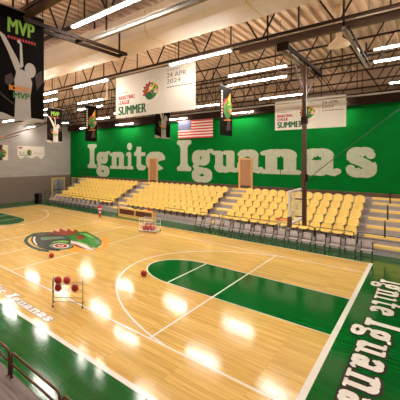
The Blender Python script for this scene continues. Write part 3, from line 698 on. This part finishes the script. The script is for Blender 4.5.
def summer(loc, W, H, label, wires):
    t = thing('hanging_banner', label, 'banner', loc)
    NX = 24; mb = MB(); 
    f = lambda u: .03 * math.sin(u * 2.1) + .012 * math.sin(u * 5.3)
    A = [(W * i / NX, f(W * i / NX), z) for z in (0, H) for i in range(NX + 1)]; n = len(A); B = [(x, y + .006, z) for x, y, z in A]; k = NX + 1
    fs = [(i, i + 1, k + i + 1, k + i) for i in range(NX)] + [(n + i, n + k + i, n + k + i + 1, n + i + 1) for i in range(NX)]
    tt = t; t = mb.add(A + B, fs).build('banner_cloth', 'canvas', tt, smooth=True)
    pl = lambda u, v, d=.004: (u, f(u) - .002 - d, v)
    P = lambda x, y: (lambda u, v: pl(x + u, y + v))
    text('SUMMER', W * .39, H * .21, P(W * .04, H * .07), 'b_green', t, 'large_lettering', .012)
    text('LEAGUE', W * .16, H * .095, P(W * .04, H * .32), 'b_red', t, 'lettering', .016); text('BASKETBALL', W * .24, H * .095, P(W * .04, H * .44), 'b_red', t, 'lettering', .016)
    flat_poly('rule', [(0, 0), (W * .14, 0), (W * .14, .022), (0, .022)], lambda u, v: pl(W * .04 + u, H * .6 + v), 'b_dark', t)
    text('SATURDAY', W * .15, H * .05, P(W * .69, H * .885), 'b_dark', t); text('24 APR', W * .215, H * .10, P(W * .69, H * .745), 'b_dark', t); text('2024', W * .155, H * .09, P(W * .69, H * .62), 'b_dark', t)
    for q in range(9): flat_poly('small_print', [(0, 0), (W * .024, 0), (W * .024, .04), (0, .04)], lambda u, v, q=q: pl(W * (.69 + .031 * q) + u, H * .53 + v), 'b_dark', t)
    cx, cy, r = W * .49, H * .54, H * .23
    lizard(lambda u, v, d: pl(u, v, d), cx, cy, r, t)
    mb = MB(); R = r * 1.35; K = 40
    A = [pl(cx + (R + s) * math.cos(2 * PI * i / K), cy + (R + s) * math.sin(2 * PI * i / K)) for s in (0, .012) for i in range(K)]
    mb.add(A, [(i, (i + 1) % K, K + (i + 1) % K, K + i) for i in range(K)]).build('emblem_ring', 'b_white', t); t = tt
    MB().tube([(-.03, .0, H), (W + .03, .0, H)], .02).build('top_bar', 'silver', t)
    for x in (.15, W - .15): MB().tube([(x, 0, H), (x, 0, H + wires)], .006, 5).build('suspension_wire', 'cable', t)
summer((4.54, -1.0, 6.93), 4.0, 1.98, 'large cream summer league banner hanging at upper centre, nearer of the two', .25)
summer((7.84, 11.8, 6.86), 3.64, 1.93, 'cream summer league banner behind the hoop post, farther of the two', .3)

def mvp_art(t, pl, W, H):
    text('MVP', W * .52, H * .13, lambda u, v: pl(W * .26 + u, H * .775 + v), 'b_lime', t, 'mvp_lettering', .012)
    for q in range(10): flat_poly('small_red_lettering', [(0, 0), (W * .038, 0), (W * .038, H * .026), (0, H * .026)], lambda u, v, q=q: pl(W * (.25 + .058 * q) + u, H * .72 + v), 'b_red', t)
    fig = [(.38, .0), (.40, .22), (.42, .40), (.30, .48), (.16, .62), (.06, .66), (.0, .70), (.02, .645), (.10, .60), (.22, .50), (.34, .35), (.36, .34)]
    def P(name, pts, m, d=.004): flat_poly(name, [(x * W, y * H) for x, y in pts], lambda u, v: pl(u, v, d), m, t)
    P('player_arm', [(.50, .50), (.44, .56), (.30, .66), (.20, .735), (.08, .765), (.02, .75), (.12, .72), (.26, .60), (.40, .45), (.46, .40)], 'b_white', .004)
    P('player_arm', [(.50, .47), (.56, .50), (.54, .62), (.53, .70), (.47, .735), (.43, .71), (.49, .69), (.49, .60)], 'b_white', .0045)
    P('player_torso', [(.38, 0), (.40, .20), (.38, .36), (.42, .44), (.52, .47), (.68, .44), (.74, .36), (.70, .22), (.72, 0)], 'b_white', .005)
    P('player_head', [(.70 + .115 * math.cos(2 * PI * i / 18), .475 + .068 * math.sin(2 * PI * i / 18)) for i in range(18)], 'b_white', .0055)
    P('background_figure', [(.2, .38), (.32, .42), (.38, .36), (.3, .3), (.2, .32)], 'b_dim', .002); P('background_figure', [(.80, .44), (.95, .50), (.97, .38), (.84, .30)], 'b_dim', .002)
    P('background_arc', [(0, .30), (.15, .22), (.38, .15), (.38, .135), (.14, .205), (0, .285)], 'b_dim', .0025)
    P('bottom_edge', [(0, 0), (1, 0), (1, .03), (.7, .035), (.4, .02), (.2, .055), (0, .07)], 'b_white', .003)
    text('BORN TO', W * .42, H * .045, lambda u, v: pl(W * .28 + u, H * .265 + v, .014), 'b_orange', t, 'orange_lettering', .014)
    text('MVP', W * .32, H * .055, lambda u, v: pl(W * .36 + u, H * .20 + v, .014), 'b_leaf', t, 'green_lettering', .014)
def liz_art(t, pl, W, H):
    lizard(lambda u, v, d: pl(u * 1.0, v, d), W * .60, H * .56, W * .40, t)
    for i, m in enumerate(('b_orange', 'b_leaf', 'b_red')): flat_poly('flame', [(W * (.45 + .1 * i), H * (.35 - .02 * i)), (W * (.6 + .1 * i), H * (.75 - .05 * i)), (W * (.85 + .04 * i), H * (.9 - .1 * i)), (W * (.8 + .04 * i), H * (.45))], lambda u, v, i=i: pl(u, v, .001 + .0003 * i), m, t)
    for q in range(9): flat_poly('upright_lettering', [(0, 0), (W * .11, 0), (W * .11, H * .045), (0, H * .045)], lambda u, v, q=q: pl(W * .1 + u, H * (.36 + .062 * q) + v), 'b_white', t)
    flat_poly('flame_tail', [(W * .5, H * .1), (W * .62, H * .3), (W * .8, H * .36), (W * .86, H * .12)], lambda u, v: pl(u, v, .0012), 'b_dim', t); flat_poly('rule', [(W * .3, H * .30), (W * .9, H * .33), (W * .9, H * .345), (W * .3, H * .315)], lambda u, v: pl(u, v, .003), 'b_orange', t)
def portrait(x, y0, y1, z0, H, kind, label):
    """banner hanging in a plane of constant x; read from the +x side with far end at the right"""
    t = thing('hanging_banner', label, 'banner', (x, y0, z0), 0, 'portrait banners under the roof'); W = y1 - y0; NX = 12
    f = lambda u: .004 * math.sin(u * 4.2 + x)
    A = [(f(W * i / NX), W * i / NX, z) for z in (0, H) for i in range(NX + 1)]; n = len(A); k = NX + 1; B = [(a - .006, b, c) for a, b, c in A]
    cl = MB().add(A + B, [(i, i + 1, k + i + 1, k + i) for i in range(NX)] + [(n + i, n + k + i, n + k + i + 1, n + i + 1) for i in range(NX)]).build('banner_cloth', 'black_cloth', t, smooth=True)
    pl = lambda u, v, d=.004: (f(u) + .002 + d, u, v)
    (mvp_art if kind == 'mvp' else liz_art)(cl, pl, W, H)
    MB().tube([(0, -.03, H), (0, W + .03, H)], .02).build('top_bar', 'silver', t)
    for s in (.1, W - .1): MB().tube([(0, s, H), (0, s, H + .55)], .006, 5).build('suspension_wire', 'cable', t)
portrait(8.53, -9.97, -8.62, 5.84, 2.50, 'mvp', 'big black player banner at the upper left with pale figure reaching up')
portrait(-1.29, -.67, .62, 6.0, 2.2, 'mvp', 'small black player banner hanging over the left half of the green wall')
portrait(5.64, .69, 2.12, 6.0, 2.2, 'mvp', 'black player banner half hidden behind the large cream summer banner')
portrait(1.07, .36, 1.42, 6.0, 2.2, 'lizard', 'black lizard banner left of the large cream summer banner')
portrait(8.67, 1.0, 2.32, 6.0, 2.2, 'lizard', 'black lizard banner just right of the striped flag')
# flag
t = thing('flag', 'red white and blue stars and stripes flag hanging before the green wall', 'flag', (-.65, 14.4, 6.78)); W, H = 3.2, 1.6
ff = lambda u: .03 * math.sin(u * 3); fp = lambda u, v, d=0.: (u, ff(u) - d, v)
for r in range(13):
    mb = MB()
    for i in range(16): mb.add([fp(W * a / 16, H * b / 13) for a, b in ((i, r), (i + 1, r), (i + 1, r + 1), (i, r + 1))], [(0, 1, 2, 3)])
    mb.build('red_stripe' if r % 2 == 0 else 'white_stripe', 'flag_red' if r % 2 == 0 else 'flag_white', t)
mb = MB()
for i in range(7): mb.add([fp(W * .4 * a / 7, b, .003) for a, b in ((i, H * 6 / 13), (i + 1, H * 6 / 13), (i + 1, H), (i, H))], [(0, 1, 2, 3)])
mb.build('canton', 'navy', t); mb = MB()
for r in range(9):
    for c in range(6 if r % 2 == 0 else 5):
        u = W * .4 * ((c + .5) / 6 + (0 if r % 2 == 0 else .083)); v = H * 6 / 13 + H * 7 / 13 * (r + .6) / 9.2
        mb.add([fp(u + (.042 if k % 2 == 0 else .018) * math.sin(k * PI / 5), v + (.042 if k % 2 == 0 else .018) * math.cos(k * PI / 5), .006) for k in range(10)], [tuple(range(10))])
mb.build('star_field', 'flag_white', t); MB().tube([(-.05, 0, H), (W + .05, 0, H)], .018).build('top_bar', 'silver', t)
for x in (.1, W - .1): MB().tube([(x, 0, H), (x, 0, H + .6)], .006, 5).build('suspension_wire', 'cable', t)
# left wall banners
def wallb(y0, y1, z0, z1, label, zig):
    t = thing('wall_banner', label, 'banner', (-15.98, y0, z0), 0); W = y1 - y0; H = z1 - z0
    pl = lambda u, v, d=.0: (.02 + d, u, v)
    if zig: poly = [(0, .28 * H), (0, H), (W, H), (W, .28 * H), (W * .88, 0), (W * .72, .25 * H), (W * .5, .06 * H), (W * .28, .25 * H), (W * .12, 0)]
    else: poly = [(0, 0), (0, H), (W, H), (W, 0)]
    n = len(poly); t = MB().add([pl(*p) for p in poly] + [pl(*p, -.012) for p in poly], [tuple(range(n)), tuple(range(2 * n - 1, n - 1, -1))] + [(i, n + i, n + (i + 1) % n, (i + 1) % n) for i in range(n)]).build('banner_cloth', 'canvas', t)
    return t, pl, W, H
t, pl, W, H = wallb(6.79, 10.66, 4.85, 6.36, 'cream wall banner with scalloped lower edge on the grey left wall', True)
lizard(lambda u, v, d: pl(u, v, d + .003), W * .42, H * .52, H * .27, t); flat_poly('red_tab', [(W * .04, H * .8), (W * .17, H * .8), (W * .17, H * .93), (W * .04, H * .93)], lambda u, v: pl(u, v, .004), 'b_red', t)
text('LI', W * .16, H * .2, lambda u, v: pl(W * .08 + u, H * .4 + v, .004), 'b_dark', t); flat_poly('rule', [(W * .08, H * .28), (W * .5, H * .28), (W * .5, H * .33), (W * .08, H * .33)], lambda u, v: pl(u, v, .004), 'b_dark', t)
for q in range(8): flat_poly('small_print', [(0, 0), (W * .04, 0), (W * .04, H * .06), (0, H * .06)], lambda u, v, q=q: pl(W * (.57 + .046 * q) + u, H * .42 + v, .004), 'b_white', t)
t, pl, W, H = wallb(2.2, 5.55, 4.75, 6.42, 'cream and dark wall banner on the left wall cut by the picture edge', False)
flat_poly('dark_field', [(0, 0), (W * .80, 0), (W * .76, H * .5), (W * .8, H), (0, H)], lambda u, v: pl(u, v, .002), 'b_dim', t); lizard(lambda u, v, d: pl(u, v, d + .004), W * .80, H * .45, H * .32, t)

# ------------------------------------------------------------------ hoop and hoists
def beam(name, label, p0, p1, w, h, m, group=None):
    t = thing(name, label, 'beam', ((p0[0] + p1[0]) / 2, (p0[1] + p1[1]) / 2, p0[2]), 0, group); d = [(p1[i] - p0[i]) / 2 for i in range(2)]
    if abs(d[0]) > abs(d[1]): MB().box(-d[0], d[0], -w / 2, w / 2, -h / 2, -h / 2 + .03).box(-d[0], d[0], -w / 2, w / 2, h / 2 - .03, h / 2).box(-d[0], d[0], -.02, .02, -h / 2 + .03, h / 2 - .03).build('i_section', m, t)
    else: MB().box(-w / 2, w / 2, -abs(d[1]), abs(d[1]), -h / 2, -h / 2 + .03).box(-w / 2, w / 2, -abs(d[1]), abs(d[1]), h / 2 - .03, h / 2).box(-.02, .02, -abs(d[1]), abs(d[1]), -h / 2 + .03, h / 2 - .03).build('i_section', m, t)
    ax = 0 if abs(d[0]) > abs(d[1]) else 1
    for s in (-.8, 0, .8):
        q = [0, 0]; q[ax] = s * abs(d[ax]); MB().tube([(q[0], q[1], h / 2), (q[0], q[1], 10.6 - p0[2])], .02, sq=True).build('hanger', 'steel', t)
    return t
beam('hoist_beam', 'brown steel beam carrying the hoop hoist under the roof at right', (10.7, -2.45, 8.4), (18.5, -2.45, 8.4), .16, .2, 'post')
beam('hoist_beam', 'brown steel beam crossing in front of the big player banner top', (4.5, -9.15, 8.3), (11.5, -9.15, 8.3), .16, .2, 'post')
beam('hoist_beam', 'pale grey steel beam running over the upper left lamps', (7.9, -6.55, 8.45), (16, -6.55, 8.45), .12, .14, 'silver')
t = thing('roof_hoist', 'dark double rail hoist at the top left beside the player banner', 'frame', (8.45, -7.35, 8.15))
for s in (-.13, .13): MB().box(s - .02, s + .02, -1.9, 1.9, -.045, .045).build('side_rail', 'steel', t)
for y in (-1.8, 0, 1.8): MB().box(-.13, .13, y - .04, y + .04, -.04, .04).build('cross_piece', 'steel', t)
for y in (-1.7, 1.7): MB().tube([(0, y, .05), (0, y, .85)], .02, sq=True).build('hanger', 'steel', t)
# main hoop
hp = thing('basketball_hoop', 'ceiling hung basketball hoop with glass board on a brown post', 'hoop', (11.9, .22, 0))
def at(x, y, z): return (x - 11.9, y - .22, z)
for s in (-.1, .1): MB().box(at(11.9 + s, 0, 0)[0] - .03, at(11.9 + s, 0, 0)[0] + .03, -2.8, 1.6, 8.12, 8.24).build('hoist_rail', 'silver' if s < 0 else 'steel', hp)
MB().box(-.14, .14, -2.86, -2.76, 8.08, 8.30).build('rail_end', 'steel', hp); MB().box(-.14, .14, 1.55, 1.65, 8.08, 8.30).build('rail_end', 'steel', hp)
MB().box(-.055, .055, -.39, -.28, 2.72, 8.15).build('main_post', 'post', hp)
for y in (-.78, .1): MB().tube([(0, y, 8.1), (0, -.335, 6.3)], .03).build('v_brace', 'rail', hp, smooth=True)
MB().tube([(0, -1.6, 8.1), (0, -.33, 6.9)], .02).build('stay_rod', 'silver', hp); MB().tube([(0, -.33, 7.0), (0, 1.5, 8.1)], .02).build('stay_rod', 'silver', hp)
MB().box(-.08, .08, -.42, -.25, 6.15, 6.4).build('clamp', 'steel', hp); MB().box(-.05, .05, -.50, -.40, 3.95, 5.0).build('pulley_housing', 'post', hp)
MB().box(-.08, .08, -.42, -.23, 4.2, 4.45).build('joint_block', 'steel', hp)
bx = 11.62 - 11.9
MB().box(bx - .015, bx + .005, -.90, .92, 2.80, 3.88).build('glass_board', 'glass', hp)
fr = MB().box(bx - .04, bx + .02, -.93, -.87, 3.02, 3.90).box(bx - .04, bx + .02, .89, .95, 2.76, 3.90).box(bx - .04, bx + .02, -.87, .89, 3.85, 3.90).box(bx - .04, bx + .02, -.87, .89, 2.76, 2.83); fr.build('board_frame', 'white', hp)
MB().bevbox(bx - .06, bx + .05, -.97, -.84, 2.70, 3.05, .02).build('board_pad', 'skirt', hp)
sq = MB().box(bx - .022, bx - .016, -.28, -.24, 3.0, 3.42).box(bx - .022, bx - .016, .26, .30, 3.0, 3.42).box(bx - .022, bx - .016, -.24, .26, 3.38, 3.42); sq.build('target_square', 'line', hp)
MB().torus((bx - .40, .0, 2.78), .235, .022, (0, 0, 1), 30, 6).tube([(bx - .02, -.08, 2.80), (bx - .17, -.06, 2.78)], .014).tube([(bx - .02, .08, 2.80), (bx - .17, .06, 2.78)], .014).build('rim', 'rim', hp)
nt = MB()
for i in range(12):
    a = 2 * PI * i / 12; 
    for s in (1, -1):
        pts = []
        for k in range(5):
            rr = .235 - .025 * k; b = a + s * k * .26; pts.append((bx - .40 + rr * math.cos(b), rr * math.sin(b), 2.78 - .09 * k))
        nt.tube(pts, .003, 4)
nt.build('net', 'net', hp)
for z in (3.0, 3.6): MB().tube([(bx + .02, -.3, z), (0, -.335, z)], .025).build('board_arm', 'post', hp)
# second hoist frame to the right, silver rod
t = thing('hoist_rod', 'silver slanting hoist rod under the roof right of the hoop', 'rod', (13.23, -.3, 8.2)); MB().tube([(0, -2.35, .1), (0, 2.4, 0)], .045).build('rod', 'silver', t, smooth=True); MB().tube([(.1, -2.35, .1), (.1, 2.4, 0)], .025).build('side_rod', 'steel', t)
for y in (-2.3, 2.35): MB().tube([(0, y, .05), (0, y, .85)], .02, sq=True).build('hanger', 'steel', t)
# cable from hoop to the wall side roof
t = thing('hoist_cable', 'thin black cable slanting from the hoop post towards the upper right', 'cable', (11.99, .03, 4.32)); MB().tube([(0, 0, 0), (1.96, 5.97, 2.80), (3.01, 8.67, 4.28)], .013, 6).build('cable_run', 'cable', t)
t = thing('hoist_strut', 'brown slanting strut of the folded left hoop high by the left wall', 'strut', (-11.3, 0, 6.2)); MB().tube([(0, .6, .25), (0, 7.46, 2.4)], .06).build('strut_tube', 'post', t); MB().tube([(0, 1.3, .3), (0, 3.9, 1.0)], .03).build('stay', 'steel', t); MB().torus((0, 2.0, .72), .2, .03, (0, 0, 1), 20, 6).build('rim', 'rim', t); MB().tube([(0, 7.46, 2.4), (0, 7.46, 2.85)], .03).build('hanger', 'steel', t)
# silver conduits near the far side
t = thing('conduit', 'pale horizontal conduit under the roof behind the hoop braces', 'pipe', (10, 9.9, 8.35)); MB().tube([(-9, 0, 0), (8.8, 0, 0)], .05).build('pipe_run', 'silver', t, smooth=True)
for x in (-6, 0, 6): MB().tube([(x, 0, .04), (x, 0, 2.3)], .012, 5).build('hanger', 'steel', t)

# ------------------------------------------------------------------ camera, world, view
cam = bpy.data.cameras.new('camera'); co = bpy.data.objects.new('camera', cam); C.objects.link(co)
co.location = (14.6137, -13.3869, 5.0016); co.rotation_euler = (PI / 2, 0, .8465)
cam.sensor_width = 36; cam.lens = 320.935 / 400 * 36; cam.shift_x = (200 - 63.02) / 400; cam.shift_y = -(200 - 157.887) / 400; cam.clip_end = 200
bpy.context.scene.camera = co
w = bpy.data.worlds.new('world'); w.use_nodes = True; w.node_tree.nodes['Background'].inputs[0].default_value = (1, .93, .85, 1); w.node_tree.nodes['Background'].inputs[1].default_value = .3
bpy.context.scene.world = w
vs = bpy.context.scene.view_settings; vs.view_transform = 'Standard'; vs.look = 'None'; vs.gamma = 1; vs.exposure = 0.0; vs.use_curve_mapping = False
